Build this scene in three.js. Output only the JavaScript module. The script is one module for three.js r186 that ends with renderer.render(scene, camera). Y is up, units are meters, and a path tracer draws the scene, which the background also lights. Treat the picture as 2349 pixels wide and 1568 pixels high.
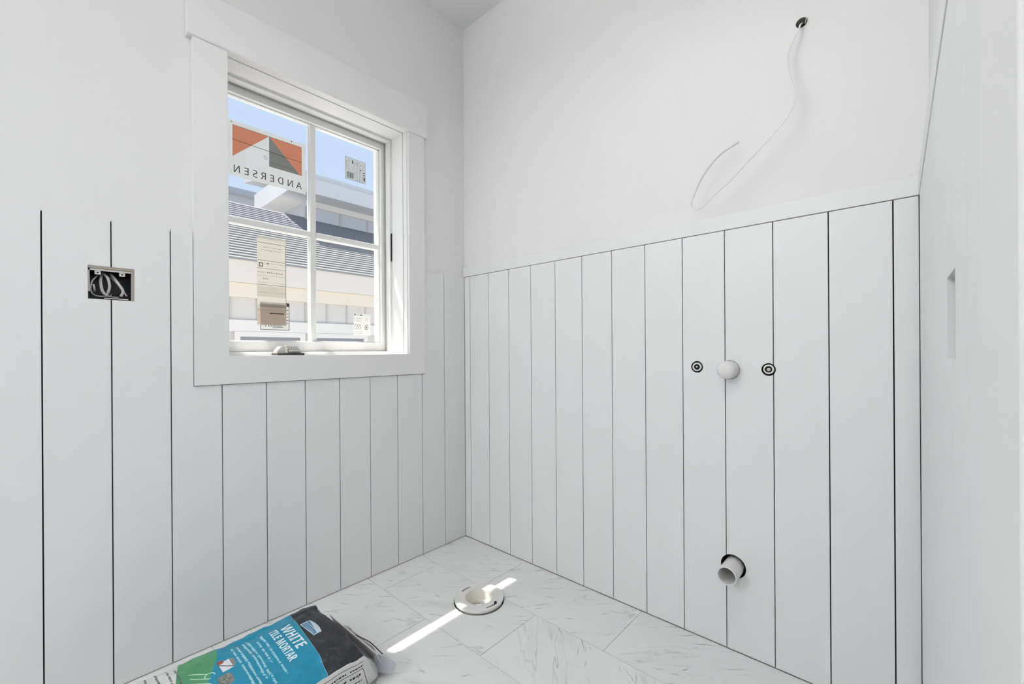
import * as THREE from 'three';
import { mergeGeometries, mergeVertices, toCreasedNormals } from 'three/addons/utils/BufferGeometryUtils.js';
import { RoundedBoxGeometry } from 'three/addons/geometries/RoundedBoxGeometry.js';
import { ImprovedNoise } from 'three/addons/math/ImprovedNoise.js';
import { RectAreaLightUniformsLib } from 'three/addons/lights/RectAreaLightUniformsLib.js';
import { Brush, Evaluator, SUBTRACTION } from 'three-bvh-csg';

// ------------------------------------------------------------------ camera, sky, sun, exposure
const scene = new THREE.Scene();
const W = 2349, H = 1568, FOCAL = 976.5;
const camera = new THREE.PerspectiveCamera(2 * Math.atan(H / 2 / FOCAL) * 180 / Math.PI, W / H, 0.01, 200);
camera.position.set(1.5615, 0.9, 1.384);
camera.rotation.set(0, 0.73527, -0.0064, 'YXZ');
camera.setViewOffset(W, H, 0, -20, W, H);          // the photograph's verticals are straight: a shifted lens, held level
camera.updateProjectionMatrix();

const renderer = new THREE.WebGLRenderer();
renderer.toneMapping = THREE.LinearToneMapping;
renderer.toneMappingExposure = 1.0;
renderer.shadowMap.enabled = true;
RectAreaLightUniformsLib.init();

{ // clear pale blue sky, deeper towards the zenith
  const w = 64, h = 256, d = new Float32Array(w * h * 4);
  for (let y = 0; y < h; y++) {
    const t = Math.max(0, (y + 0.5) / h * 2 - 1), k = Math.pow(t, 0.7);
    const c = [0.70 - 0.30 * k, 0.83 - 0.24 * k, 1.0 - 0.10 * k];
    for (let x = 0; x < w; x++) d.set([...c, 1], (y * w + x) * 4);
  }
  const t = new THREE.DataTexture(d, w, h, THREE.RGBAFormat, THREE.FloatType);
  t.mapping = THREE.EquirectangularReflectionMapping; t.magFilter = t.minFilter = THREE.LinearFilter; t.needsUpdate = true;
  scene.background = t;
}
const sun = new THREE.DirectionalLight(new THREE.Color(1, 0.95, 0.87), 10.5);
sun.position.set(-10, 23.09, 4.3 + 0.6); sun.target.position.set(0, 0, 0.6);
sun.castShadow = true; sun.shadow.mapSize.set(4096, 4096);
Object.assign(sun.shadow.camera, { left: -8, right: 8, top: 8, bottom: -8, near: 1, far: 60 });
sun.name = 'sun'; scene.add(sun, sun.target);

const NEUTRAL = new THREE.Color(1, 0.995, 0.985), COOL = new THREE.Color(0.975, 0.988, 1), NEAR_DOWN = 3, NEAR_UP = 1.7, BACK_DOWN = 6.5, BACK_UP = 22, HALL_DOWN = 2, HALL_UP = 2;   // radiance of the added fill panels, all out of view

// ------------------------------------------------------------------ helpers
let seed = 7;
const rnd = () => { seed = (seed * 1664525 + 1013904223) >>> 0; return seed / 4294967296; };
const noise = new ImprovedNoise();
const V3 = (x, y, z) => new THREE.Vector3(x, y, z);
const std = (color, roughness = 0.6, extra = {}) => new THREE.MeshStandardMaterial({ color, roughness, ...extra });
function bx(x0, x1, y0, y1, z0, z1) {
  const g = new THREE.BoxGeometry(x1 - x0, y1 - y0, z1 - z0);
  g.translate((x0 + x1) / 2, (y0 + y1) / 2, (z0 + z1) / 2); return g;
}
function rbx(x0, x1, y0, y1, z0, z1, r = 0.002, seg = 2) {
  const g = new RoundedBoxGeometry(x1 - x0, y1 - y0, z1 - z0, seg, r);
  g.translate((x0 + x1) / 2, (y0 + y1) / 2, (z0 + z1) / 2); return g;
}
const used = {};
function numbered(name) { used[name] = (used[name] ?? -1) + 1; return used[name] ? `${name}_${String(used[name]).padStart(3, '0')}` : name; }
function mesh(name, g, m, parent) {
  if (Array.isArray(g)) g = g.length > 1 ? mergeGeometries(g.map((q) => q.index ? q.toNonIndexed() : q)) : g[0];
  const o = new THREE.Mesh(g, m); o.castShadow = o.receiveShadow = true;
  o.name = parent ? name : numbered(name); (parent ?? scene).add(o); return o;
}
function struct(name, g, m) { const o = mesh(name, g, m); o.userData.kind = 'structure'; return o; }
function structGroup(name) { const o = new THREE.Group(); o.name = numbered(name); o.userData.kind = 'structure'; scene.add(o); return o; }
function tag(o, label, category, group) { Object.assign(o.userData, { label, category }); if (group) o.userData.group = group; return o; }
function thing(name, label, category, [x, y, z] = [0, 0, 0], group) {
  const o = new THREE.Group(); o.name = numbered(name); o.position.set(x, y, z); scene.add(o); return tag(o, label, category, group);
}
const evaluator = new Evaluator(); evaluator.useGroups = false; evaluator.attributes = ['position', 'normal', 'uv'];
function cut(g, ...holes) {
  let a = new Brush(g); a.updateMatrixWorld();
  for (const hgeo of holes) { const b = new Brush(hgeo); b.updateMatrixWorld(); a = evaluator.evaluate(a, b, SUBTRACTION); }
  return a.geometry;
}
function cylZ(r, x, y, z0, z1, seg = 40) { const g = new THREE.CylinderGeometry(r, r, z1 - z0, seg); g.rotateX(Math.PI / 2); g.translate(x, y, (z0 + z1) / 2); return g; }
function latheZ(pts, x, y, z, seg = 48) { // profile of [radius, distance from wall], turned around the z axis
  const g = new THREE.LatheGeometry(pts.map(([r, d]) => new THREE.Vector2(r, d)), seg); g.rotateX(Math.PI / 2); g.translate(x, y, z); return g;
}
function tube(pts, r, seg = 60, rs = 8) { return new THREE.TubeGeometry(new THREE.CatmullRomCurve3(pts.map((p) => V3(...p))), seg, r, rs); }
function ribbon(pts, wide, thick, turn, seg = 160) { // a flat cable: an oval swept along a curve, twisting by turn(t)
  const c = new THREE.CatmullRomCurve3(pts.map((p) => V3(...p))), f = c.computeFrenetFrames(seg), R = 10, pos = [], idx = [];
  for (let i = 0; i <= seg; i++) {
    const p = c.getPointAt(i / seg), a = turn(i / seg), n = f.normals[i], b = f.binormals[i];
    const e1 = n.clone().multiplyScalar(Math.cos(a)).addScaledVector(b, Math.sin(a)), e2 = n.clone().multiplyScalar(-Math.sin(a)).addScaledVector(b, Math.cos(a));
    for (let k = 0; k < R; k++) {
      const t = k / R * Math.PI * 2, q = p.clone().addScaledVector(e1, wide / 2 * Math.cos(t)).addScaledVector(e2, thick / 2 * Math.sin(t));
      pos.push(q.x, q.y, q.z);
      if (i < seg) { const a0 = i * R + k, a1 = i * R + (k + 1) % R; idx.push(a0, a0 + R, a1, a1, a0 + R, a1 + R); }
    }
  }
  for (const base of [0, seg * R]) for (let k = 1; k < R - 1; k++) base ? idx.push(base, base + k + 1, base + k) : idx.push(base, base + k, base + k + 1);
  const g = new THREE.BufferGeometry(); g.setAttribute('position', new THREE.Float32BufferAttribute(pos, 3)); g.setIndex(idx); g.computeVertexNormals(); return g;
}
function canvasTexture(w, h, draw) {
  const c = document.createElement('canvas'); c.width = w; c.height = h; draw(c.getContext('2d'), w, h);
  const t = new THREE.CanvasTexture(c); t.colorSpace = THREE.SRGBColorSpace; t.anisotropy = 8; return t;
}
function dataTexture(w, h, fn, srgb = false) {
  const d = new Uint8Array(w * h * 4);
  for (let y = 0; y < h; y++) for (let x = 0; x < w; x++) { const c = fn(x / w, y / h); d.set([c[0] * 255, c[1] * 255, c[2] * 255, 255], (y * w + x) * 4); }
  const t = new THREE.DataTexture(d, w, h); t.magFilter = THREE.LinearFilter; t.minFilter = THREE.LinearMipmapLinearFilter; t.generateMipmaps = true;
  t.wrapS = t.wrapT = THREE.RepeatWrapping; if (srgb) t.colorSpace = THREE.SRGBColorSpace; t.needsUpdate = true; return t;
}

// ------------------------------------------------------------------ materials
const fbm = (x, y, z, o = 4) => { let s = 0, a = 0.5; for (let i = 0; i < o; i++) { s += a * noise.noise(x, y, z + i * 7.3); x *= 2.03; y *= 2.03; a *= 0.5; } return s; };
const orangePeel = dataTexture(256, 256, (u, v) => { const k = 0.5 + 0.6 * fbm(u * 32, v * 32, 3.1, 3); return [k, k, k]; });
orangePeel.repeat.set(2, 2);
const M = {
  plaster: std(new THREE.Color(0.865, 0.865, 0.86), 0.75, { bumpMap: orangePeel, bumpScale: 0.0004 }),
  ceiling: std(new THREE.Color(0.90, 0.90, 0.895), 0.9),
  board: std(new THREE.Color(0.858, 0.86, 0.864), 0.42),
  trim: std(new THREE.Color(0.865, 0.865, 0.86), 0.36),
  gapBlack: std(new THREE.Color(0.018, 0.018, 0.02), 0.95),  // near black that puts shade into the board joints; also lines pipe holes
  vinyl: std(new THREE.Color(0.86, 0.86, 0.85), 0.3),
  gasket: std(new THREE.Color(0.42, 0.42, 0.40), 0.6),
  glass: new THREE.MeshPhysicalMaterial({ color: 0xffffff, roughness: 0, transmission: 1, thickness: 0, ior: 1.5 }),
  pvc: std(new THREE.Color(0.82, 0.82, 0.80), 0.32),
  pvcOld: std(new THREE.Color(0.74, 0.72, 0.67), 0.4),
  black: std(new THREE.Color(0.012, 0.012, 0.013), 0.5),
  blackPlastic: std(new THREE.Color(0.02, 0.02, 0.022), 0.25),
  romex: std(new THREE.Color(0.84, 0.84, 0.82), 0.3),
  greyWire: std(new THREE.Color(0.55, 0.55, 0.54), 0.35),
  rawEdge: std(new THREE.Color(0.42, 0.37, 0.31), 0.9),
  steel: std(new THREE.Color(0.62, 0.61, 0.58), 0.35, { metalness: 0.7 }),
  grout: std(new THREE.Color(0.60, 0.60, 0.59), 0.9),
  concrete: std(new THREE.Color(0.62, 0.61, 0.58), 0.95),
};

// ------------------------------------------------------------------ the setting: a small bathroom, and the hall behind its door
const CEIL = 2.473, WAINS = 1.2586, SOUTH = 4.8, EAST = 1.62, FACE_E = 1.602;
const WIN = { z0: 0.325, z1: 0.985, y0: 0.889, y1: 1.85 };
const DOOR = { z0: 1.18, z1: 1.95, y1: 2.05 };
const GANG = { z0: 1.211, z1: 1.302, y0: 1.043, y1: 1.131 };   // electrical box in the window wall
const CUT1 = { z0: 0.726, z1: 0.812, y0: 0.889, y1: 0.975 };   // cut-outs in the door wall
const CUT2 = { z0: 0.200, z1: 0.232, y0: 0.898, y1: 0.976 };
const SUPPLY = [[1.0946, 0.8456], [1.291, 0.842]], CAP = [1.189, 0.839], WASTE = [1.1955, 0.252], SCONCE = [1.3725, 1.790];
const FL = { x: 0.436, z: 0.326 };                              // floor flange

const wallW = struct('wall_west', cut(bx(-0.23, -0.012, -0.1, 2.62, -0.25, SOUTH + 0.15),
  bx(-0.3, 0.1, WIN.y0 - 0.012, WIN.y1 + 0.012, WIN.z0 - 0.012, WIN.z1 + 0.012), bx(-0.085, 0.1, GANG.y0 - 0.003, GANG.y1 + 0.003, GANG.z0 - 0.003, GANG.z1 + 0.003)), M.plaster);
const wallN = struct('wall_north', cut(bx(-0.012, 1.9, -0.1, 2.62, -0.2, -0.012),
  ...SUPPLY.map(([x, y]) => cylZ(0.018, x, y, -0.09, 0.1)), cylZ(0.0280, ...CAP, -0.12, 0.1), cylZ(0.0345, ...WASTE, -0.12, 0.1), cylZ(0.0135, ...SCONCE, -0.09, 0.1)), M.plaster);
const wallE = struct('wall_east', cut(bx(EAST, 1.74, -0.1, 2.62, -0.012, SOUTH + 0.15),
  bx(1.5, 1.9, -0.2, DOOR.y1 + 0.02, DOOR.z0 - 0.02, DOOR.z1 + 0.02), bx(1.5, 1.68, CUT1.y0, CUT1.y1, CUT1.z0, CUT1.z1), bx(1.5, 1.68, CUT2.y0, CUT2.y1, CUT2.z0, CUT2.z1)), M.plaster);
struct('wall_south', bx(-0.012, 1.74, -0.1, 2.62, SOUTH, SOUTH + 0.15), M.plaster);
struct('ceiling', bx(-0.012, 1.62, CEIL, 2.62, -0.012, SOUTH), M.ceiling);

// hall beyond the doorway, with an unseen opening to the sky added for fill
struct('wall_hall_north', bx(1.74, 4.4, -0.1, 2.62, -0.2, -0.05), M.plaster);
struct('wall_hall_south', bx(1.74, 4.4, -0.1, 2.62, 4.8, 4.95), M.plaster);
struct('wall_hall_east', cut(bx(4.25, 4.4, -0.1, 2.62, -0.05, 4.8), bx(4, 5, 0.95, 2.15, 1.2, 2.4)), M.plaster);
struct('ceiling_hall', bx(1.74, 4.25, CEIL, 2.62, -0.05, 4.8), M.ceiling);
struct('floor_hall', bx(1.62, 4.4, -0.1, -0.001, -0.05, 4.8), std(new THREE.Color(0.55, 0.50, 0.44), 0.6));

// wall boards: every board a piece of its own, a dark open joint between neighbours
const PITCH_W = 0.12564, Z0_W = 1.38305, PITCH_N = 0.12635, X0_N = 0.03945, GAP = 0.0028;
mesh('joint_shade_sheet', cut(bx(-0.012, -0.0105, 0.001, WAINS - 0.004, -0.0105, SOUTH), bx(-1, 1, WIN.y0 - 0.05, 3, WIN.z0 - 0.05, WIN.z1 + 0.05), bx(-1, 1, GANG.y0 - 0.003, GANG.y1 + 0.003, GANG.z0 - 0.003, GANG.z1 + 0.003)), M.gapBlack, wallW);  // near-black sheet added behind the boards as painted shade for the joints
mesh('joint_shade_sheet', cut(bx(-0.0105, FACE_E, 0.001, 1.300, -0.012, -0.0105),
  ...SUPPLY.map(([x, y]) => cylZ(0.018, x, y, -0.09, 0.1)), cylZ(0.0280, ...CAP, -0.12, 0.1), cylZ(0.0345, ...WASTE, -0.12, 0.1)), M.gapBlack, wallN);
const CAS = { z0: 0.240, z1: 1.0775, y0: 0.801, y1: 1.9955 };   // outline of the window casing
for (let i = -28; i <= 11; i++) {                                // window wall
  const z1 = Math.min(Z0_W - i * PITCH_W + PITCH_W, SOUTH) , z0 = Math.max(Z0_W - i * PITCH_W, 0);
  if (z1 - z0 < 0.004) continue;
  let g = bx(-0.0105, 0, 0.003, WAINS, z0 + (z0 ? GAP / 2 : 0), z1 - GAP / 2);
  const casing = bx(-0.1, 0.1, CAS.y0 - 0.002, 2, CAS.z0 - 0.0015, CAS.z1 + 0.0015);
  if (z0 < CAS.z1 && z1 > CAS.z0) g = cut(g, casing);
  if (z0 < GANG.z1 && z1 > GANG.z0) g = cut(g, bx(-0.1, 0.1, GANG.y0, GANG.y1, GANG.z0, GANG.z1));
  mesh('board', g, M.board, wallW);
}
for (let i = 0; i <= 13; i++) {                                 // plumbing wall
  const x0 = i ? X0_N + (i - 1) * PITCH_N : 0, x1 = Math.min(X0_N + i * PITCH_N, FACE_E);
  let g = bx(x0 + (i ? GAP / 2 : 0), x1 - GAP / 2, 0.003, WAINS - 0.001, -0.0105, 0);
  const holes = [...SUPPLY.map(([x, y]) => [x, y, 0.018]), [...CAP, 0.0280], [...WASTE, 0.0345]].filter(([x, , r]) => x + r > x0 && x - r < x1);
  if (holes.length) g = cut(g, ...holes.map(([x, y, r]) => cylZ(r, x, y, -0.1, 0.1)));
  mesh('board', g, M.board, wallN);
}
mesh('cap_rail', rbx(-0.0105, FACE_E, WAINS + 0.001, 1.307, -0.0105, 0.0015, 0.0015), M.board, wallN);
for (let k = 0; k <= 8; k++) {                                  // door wall
  const z1 = Math.min(0.9025 + PITCH_W - k * PITCH_W + PITCH_W, 1.075), z0 = Math.max(0.9025 + PITCH_W - k * PITCH_W, 0.0);
  if (z1 - z0 < 0.004) continue;
  let g = bx(FACE_E, EAST, 0.003, WAINS - 0.001, z0 + 0.0004, z1 - 0.0004);
  for (const c of [CUT1, CUT2]) if (z0 < c.z1 && z1 > c.z0) g = cut(g, bx(1.5, 1.7, c.y0, c.y1, c.z0, c.z1));
  mesh('board', g, M.board, wallE);
}
mesh('cap_rail', rbx(FACE_E - 0.0015, EAST, WAINS + 0.001, 1.307, 0.002, 1.074, 0.0015), M.board, wallE);

// floor: marble tiles in running bond, each with its own veining
const subfloor = struct('floor', cut(bx(-0.012, 1.74, -0.1, -0.0015, -0.012, SOUTH), (() => { const g = new THREE.CylinderGeometry(0.090, 0.090, 0.3, 48); g.translate(FL.x, 0, FL.z); return g; })()), M.grout);
{
  const TL = 0.526, TW = 0.2595, mats = [];
  for (let k = 0; k < 5; k++) {
    const ang = [-0.72, -0.60, 0.85, -0.85, -0.66][k], ca = Math.cos(ang), sa = Math.sin(ang), o = k * 31.7 + 2.3;
    const flecks = Array.from({ length: 26 }, () => ({ x: rnd() * TL, y: rnd() * TW, l: 0.008 + rnd() * 0.028, w: 0.0007 + rnd() * 0.0014, a: ang + (rnd() - 0.5) * 0.7, d: 0.2 + rnd() * 0.6 }));
    const t = dataTexture(1024, 512, (u, v) => {
      const x = u * TL, y = v * TW, wx = x + 0.018 * fbm(x * 9, y * 9, o + 40, 3), wy = y + 0.018 * fbm(x * 9, y * 9, o + 60, 3);
      const a = wx * ca + wy * sa, b = -wx * sa + wy * ca;
      let c = 0.87 + 0.05 * fbm(a * 4, b * 7, o, 4) + 0.02 * fbm(x * 60, y * 60, o + 9, 2);
      const vein = 1 - Math.min(1, Math.abs(fbm(a * 2.6, b * 11, o + 20, 4)) / 0.028), mask = Math.max(0, fbm(a * 4.2, b * 5, o + 80, 3) + 0.02) * 2.4;
      c -= 0.34 * vein * vein * Math.min(1, mask);
      c -= 0.07 * Math.max(0, fbm(a * 5, b * 16, o + 110, 3) - 0.14) * 3;
      for (const f of flecks) {
        const dx = x - f.x, dy = y - f.y; if (Math.abs(dx) > 0.06 || Math.abs(dy) > 0.06) continue;
        const p = dx * Math.cos(f.a) + dy * Math.sin(f.a), q = -dx * Math.sin(f.a) + dy * Math.cos(f.a) + 0.004 * noise.noise(p * 90, f.x * 50, f.y * 50);
        const e = (p / f.l) ** 2 + (q / f.w) ** 2; if (e < 4) c -= f.d * Math.exp(-e) * (0.6 + 0.6 * noise.noise(x * 300, y * 300, o));
      }
      c = Math.max(0.1, c);
      const s = Math.pow(c, 1 / 2.2); return [s * 0.998, s, s * 1.0];
    }, true);
    mats.push(std(0xffffff, 0.22, { map: t }));
  }
  const order = [1, 0, 3, 0, 1, 2, 4, 3, 0, 2, 1, 4, 3]; let n = 0;
  for (let r = 0; r * TW < SOUTH; r++) for (let j = -1; j < 5; j++) {
    const fx0 = (r % 2 ? 0.1175 : 0.379) + (j - 0) * TL - TL * 0, fx1 = fx0 + TL, fz0 = r * TW, fz1 = fz0 + TW;
    const x0 = Math.max(fx0 + 0.0008, -0.0095), x1 = Math.min(fx1 - 0.0008, 1.7), z0 = Math.max(fz0 + 0.0008, -0.0095), z1 = Math.min(fz1 - 0.0008, SOUTH - 0.001);
    if (x1 - x0 < 0.01) continue;
    let g = bx(x0, x1 > FACE_E ? FACE_E + 0.017 : x1, -0.0095, 0, z0, z1);
    if (Math.abs((x0 + x1) / 2 - FL.x) < (x1 - x0) / 2 + 0.092 && Math.abs((z0 + z1) / 2 - FL.z) < (z1 - z0) / 2 + 0.092) {
      const c = new THREE.CylinderGeometry(0.0915, 0.0915, 0.1, 64); c.translate(FL.x, 0, FL.z); g = cut(g, c);
    }
    const p = g.attributes.position, uv = g.attributes.uv;
    for (let i = 0; i < p.count; i++) uv.setXY(i, (p.getX(i) - fx0) / TL, (p.getZ(i) - fz0) / TW);
    let k = order[n++ % order.length];
    if (r === 1 && j === 1) k = 2; else if (k === 2 && r < 4) k = 4;
    mesh('tile', g, mats[k], subfloor);
  }
}

// window casing: header over two sides and a matching bottom board
{
  const t = structGroup('trim_1'), F = 0.007;
  const sh = new THREE.Shape([[-0.012, 1.8465], [0.0095, 1.8465], [0.0125, 1.8495], [0.0125, 1.9925], [0.0095, 1.9955], [-0.012, 1.9955]].map(([x, y]) => new THREE.Vector2(x, y)));
  const hg = new THREE.ExtrudeGeometry(sh, { depth: CAS.z1 - CAS.z0 + 0.029, bevelEnabled: false }); hg.translate(0, 0, CAS.z0 - 0.0155);
  mesh('header_board', hg, M.trim, t);
  mesh('side_casing', bx(-0.012, F, CAS.y0, 1.846, 0.9885, CAS.z1), M.trim, t);
  mesh('side_casing', bx(-0.012, F, CAS.y0, 1.846, CAS.z0, 0.3205), M.trim, t);
  mesh('bottom_casing', bx(-0.012, F, CAS.y0, 0.8885, 0.3205, 0.9885), M.trim, t);
}

// the casement window
{
  const w = structGroup('window_1'), { z0, z1, y0, y1 } = WIN, e = 0.012;
  for (const [x0, x1, t] of [[-0.117, -0.0305, 0.0025], [-0.029, -0.004, 0]]) {
    mesh('jamb_board', bx(x0, x1, y0 - e, y1 + e, z0 - e, z0 + t), M.trim, w);
    mesh('jamb_board', bx(x0, x1, y0 - e, y1 + e, z1 - t, z1 + e), M.trim, w);
    mesh('head_jamb_board', bx(x0, x1, y1 - t, y1 + e, z0 + t, z1 - t), M.trim, w);
  }
  mesh('sill_board', bx(-0.117, -0.004, y0 - e, y0, z0, z1), M.trim, w);
  const ring = (x0, x1, i, o) => { // a rectangular frame, i = inset of the inside edge, o = inset of the outside edge
    const a = [[z0 + o, z0 + i, y0 + o, y1 - o], [z1 - i, z1 - o, y0 + o, y1 - o], [z0 + i, z1 - i, y1 - i, y1 - o], [z0 + i, z1 - i, y0 + o, y0 + i]];
    return a.map(([c, d, f, g]) => rbx(x0, x1, f, g, c, d, 0.0015));
  };
  const fr = mesh('frame', [...ring(-0.150, -0.117, 0.012, -e), ...ring(-0.228, -0.150, 0.002, -e)], M.vinyl, w);
  mesh('weatherstrip', ring(-0.1555, -0.1505, 0.0135, 0.002), M.gasket, fr);
  // sash: stiles and rails 28 mm wide, bottom rail deeper, glazed at its back
  const gz0 = z0 + 0.029, gz1 = z1 - 0.029, gy0 = 0.940, gy1 = 1.812, X0 = -0.206, X1 = -0.160;
  const s = mesh('sash', [rbx(X0, X1, y0 + 0.004, y1 - 0.003, z0 + 0.003, gz0, 0.002), rbx(X0, X1, y0 + 0.004, y1 - 0.003, gz1, z1 - 0.003, 0.002), rbx(X0, X1, gy1, y1 - 0.003, gz0, gz1, 0.002), rbx(X0, X1, y0 + 0.004, gy0, gz0, gz1, 0.002)], M.vinyl, w);
  mesh('glazing_bead', [bx(-0.193, -0.176, gy0, gy1, gz0, gz0 + 0.004), bx(-0.193, -0.176, gy0, gy1, gz1 - 0.004, gz1), bx(-0.193, -0.176, gy1 - 0.004, gy1, gz0, gz1), bx(-0.193, -0.176, gy0, gy0 + 0.004, gz0, gz1)], M.vinyl, s);
  const mz = 0.647, my = 1.372, hw = 0.0115;
  for (const [a, b] of [[-0.1935, -0.180], [-0.214, -0.2005]]) {
    mesh('muntin', rbx(a, b, gy0, gy1, mz - hw, mz + hw, 0.004), M.vinyl, s);
    mesh('muntin', rbx(a, b, my - hw, my + hw, gz0, mz - hw, 0.004), M.vinyl, s);
    mesh('muntin', rbx(a, b, my - hw, my + hw, mz + hw, gz1, 0.004), M.vinyl, s);
  }
  for (const [c, d] of [[gz0, mz], [mz, gz1]]) for (const [f, g] of [[gy0, my], [my, gy1]]) {
    const pg = new THREE.PlaneGeometry(d - c, g - f); pg.rotateY(Math.PI / 2); pg.translate(-0.197, (f + g) / 2, (c + d) / 2);
    mesh('pane', pg, M.glass, s);
  }
  mesh('sash_lock', bx(-0.1175, -0.1145, 1.303, 1.427, z0 + 0.0015, z0 + 0.0085), M.black, w);
  // folding crank on the sill
  const cr = new THREE.Group(); cr.name = 'crank'; w.add(cr);
  const hs = new THREE.Shape([[-0.041, 0], [0.041, 0], [0.0405, 0.006], [0.026, 0.026], [-0.028, 0.026], [-0.0405, 0.010]].map(([x, y]) => new THREE.Vector2(x, y)));
  const hg = new THREE.ExtrudeGeometry(hs, { depth: 0.036, bevelEnabled: true, bevelSize: 0.002, bevelThickness: 0.002, bevelSegments: 2 });
  hg.rotateY(Math.PI / 2); hg.translate(-0.112, y0 + 0.004, 0.779);
  mesh('crank_housing', hg, std(new THREE.Color(0.50, 0.49, 0.45), 0.3), cr);
  mesh('crank_base', rbx(-0.118, -0.058, y0, y0 + 0.007, 0.733, 0.825, 0.002), M.blackPlastic, cr);
  mesh('crank_handle', [rbx(-0.074, -0.066, y0 + 0.012, y0 + 0.019, 0.745, 0.785, 0.002), rbx(-0.078, -0.066, y0 + 0.006, y0 + 0.036, 0.787, 0.797, 0.003)], M.steel, cr);
}

// doorway beside the camera: jambs and casings
{
  const d = structGroup('door_1');
  mesh('jamb', rbx(1.604, 1.752, 0, DOOR.y1, DOOR.z0 - 0.019, DOOR.z0, 0.0015), M.trim, d);
  mesh('jamb', rbx(1.604, 1.752, 0, DOOR.y1, DOOR.z1, DOOR.z1 + 0.019, 0.0015), M.trim, d);
  mesh('head_jamb', rbx(1.604, 1.752, DOOR.y1, DOOR.y1 + 0.019, DOOR.z0 - 0.019, DOOR.z1 + 0.019, 0.0015), M.trim, d);
  mesh('casing', rbx(1.592, EAST, 0.001, DOOR.y1 + 0.005, 1.0755, 1.163, 0.0015), M.trim, d);
  mesh('casing', rbx(1.592, EAST, 0.001, DOOR.y1 + 0.005, DOOR.z1 + 0.007, DOOR.z1 + 0.095, 0.0015), M.trim, d);
  mesh('head_casing', rbx(1.590, EAST, DOOR.y1 + 0.006, CEIL - 0.001, 1.0755, DOOR.z1 + 0.105, 0.0015), M.trim, d);
}

// added fill panels, out of view, shining down and up: two in bathroom, one in hall
function fillPanel(x, z, w, d, down, up, color, label) {
  const o = thing('added_fill_light', label, 'light', [x, CEIL - 0.34, z]);
  const f = [[-w / 2 - 0.015, w / 2 + 0.015, -d / 2 - 0.015, -d / 2], [-w / 2 - 0.015, w / 2 + 0.015, d / 2, d / 2 + 0.015], [-w / 2 - 0.015, -w / 2, -d / 2, d / 2], [w / 2, w / 2 + 0.015, -d / 2, d / 2]];
  mesh('frame', f.map(([a, b, c, e]) => bx(a, b, -0.015, 0.015, c, e)), M.vinyl, o);
  const glow = std(0xffffff, 0.6, { emissive: color, emissiveIntensity: 1.5 });
  mesh('diffuser', bx(-w / 2, w / 2, -0.012, -0.001, -d / 2, d / 2), glow, o); mesh('diffuser', bx(-w / 2, w / 2, 0.001, 0.012, -d / 2, d / 2), glow, o);
  for (const dz of [-d / 3, d / 3]) mesh('suspension_wire', bx(-0.001, 0.001, 0.012, 0.338, dz - 0.001, dz + 0.001), M.steel, o);
  for (const [power, s] of [[down, -1], [up, 1]]) {
    const l = new THREE.RectAreaLight(color, power, w, d); l.name = s < 0 ? 'light_down' : 'light_up';
    l.position.set(0, s * 0.018, 0); l.rotation.x = s * Math.PI / 2; o.add(l);
  }
}
fillPanel(1.15, 1.05, 0.4, 0.8, NEAR_DOWN, NEAR_UP, NEUTRAL, 'added fill light panel hung unseen above the camera in the bathroom');
fillPanel(0.42, 3.85, 0.5, 1.2, BACK_DOWN, BACK_UP, COOL, 'added fill light panel hung unseen at the back of the bathroom behind the camera');
fillPanel(3.0, 1.6, 0.6, 1.2, HALL_DOWN, HALL_UP, NEUTRAL, 'long added fill light panel hung unseen in the hall beyond the doorway');

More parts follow.
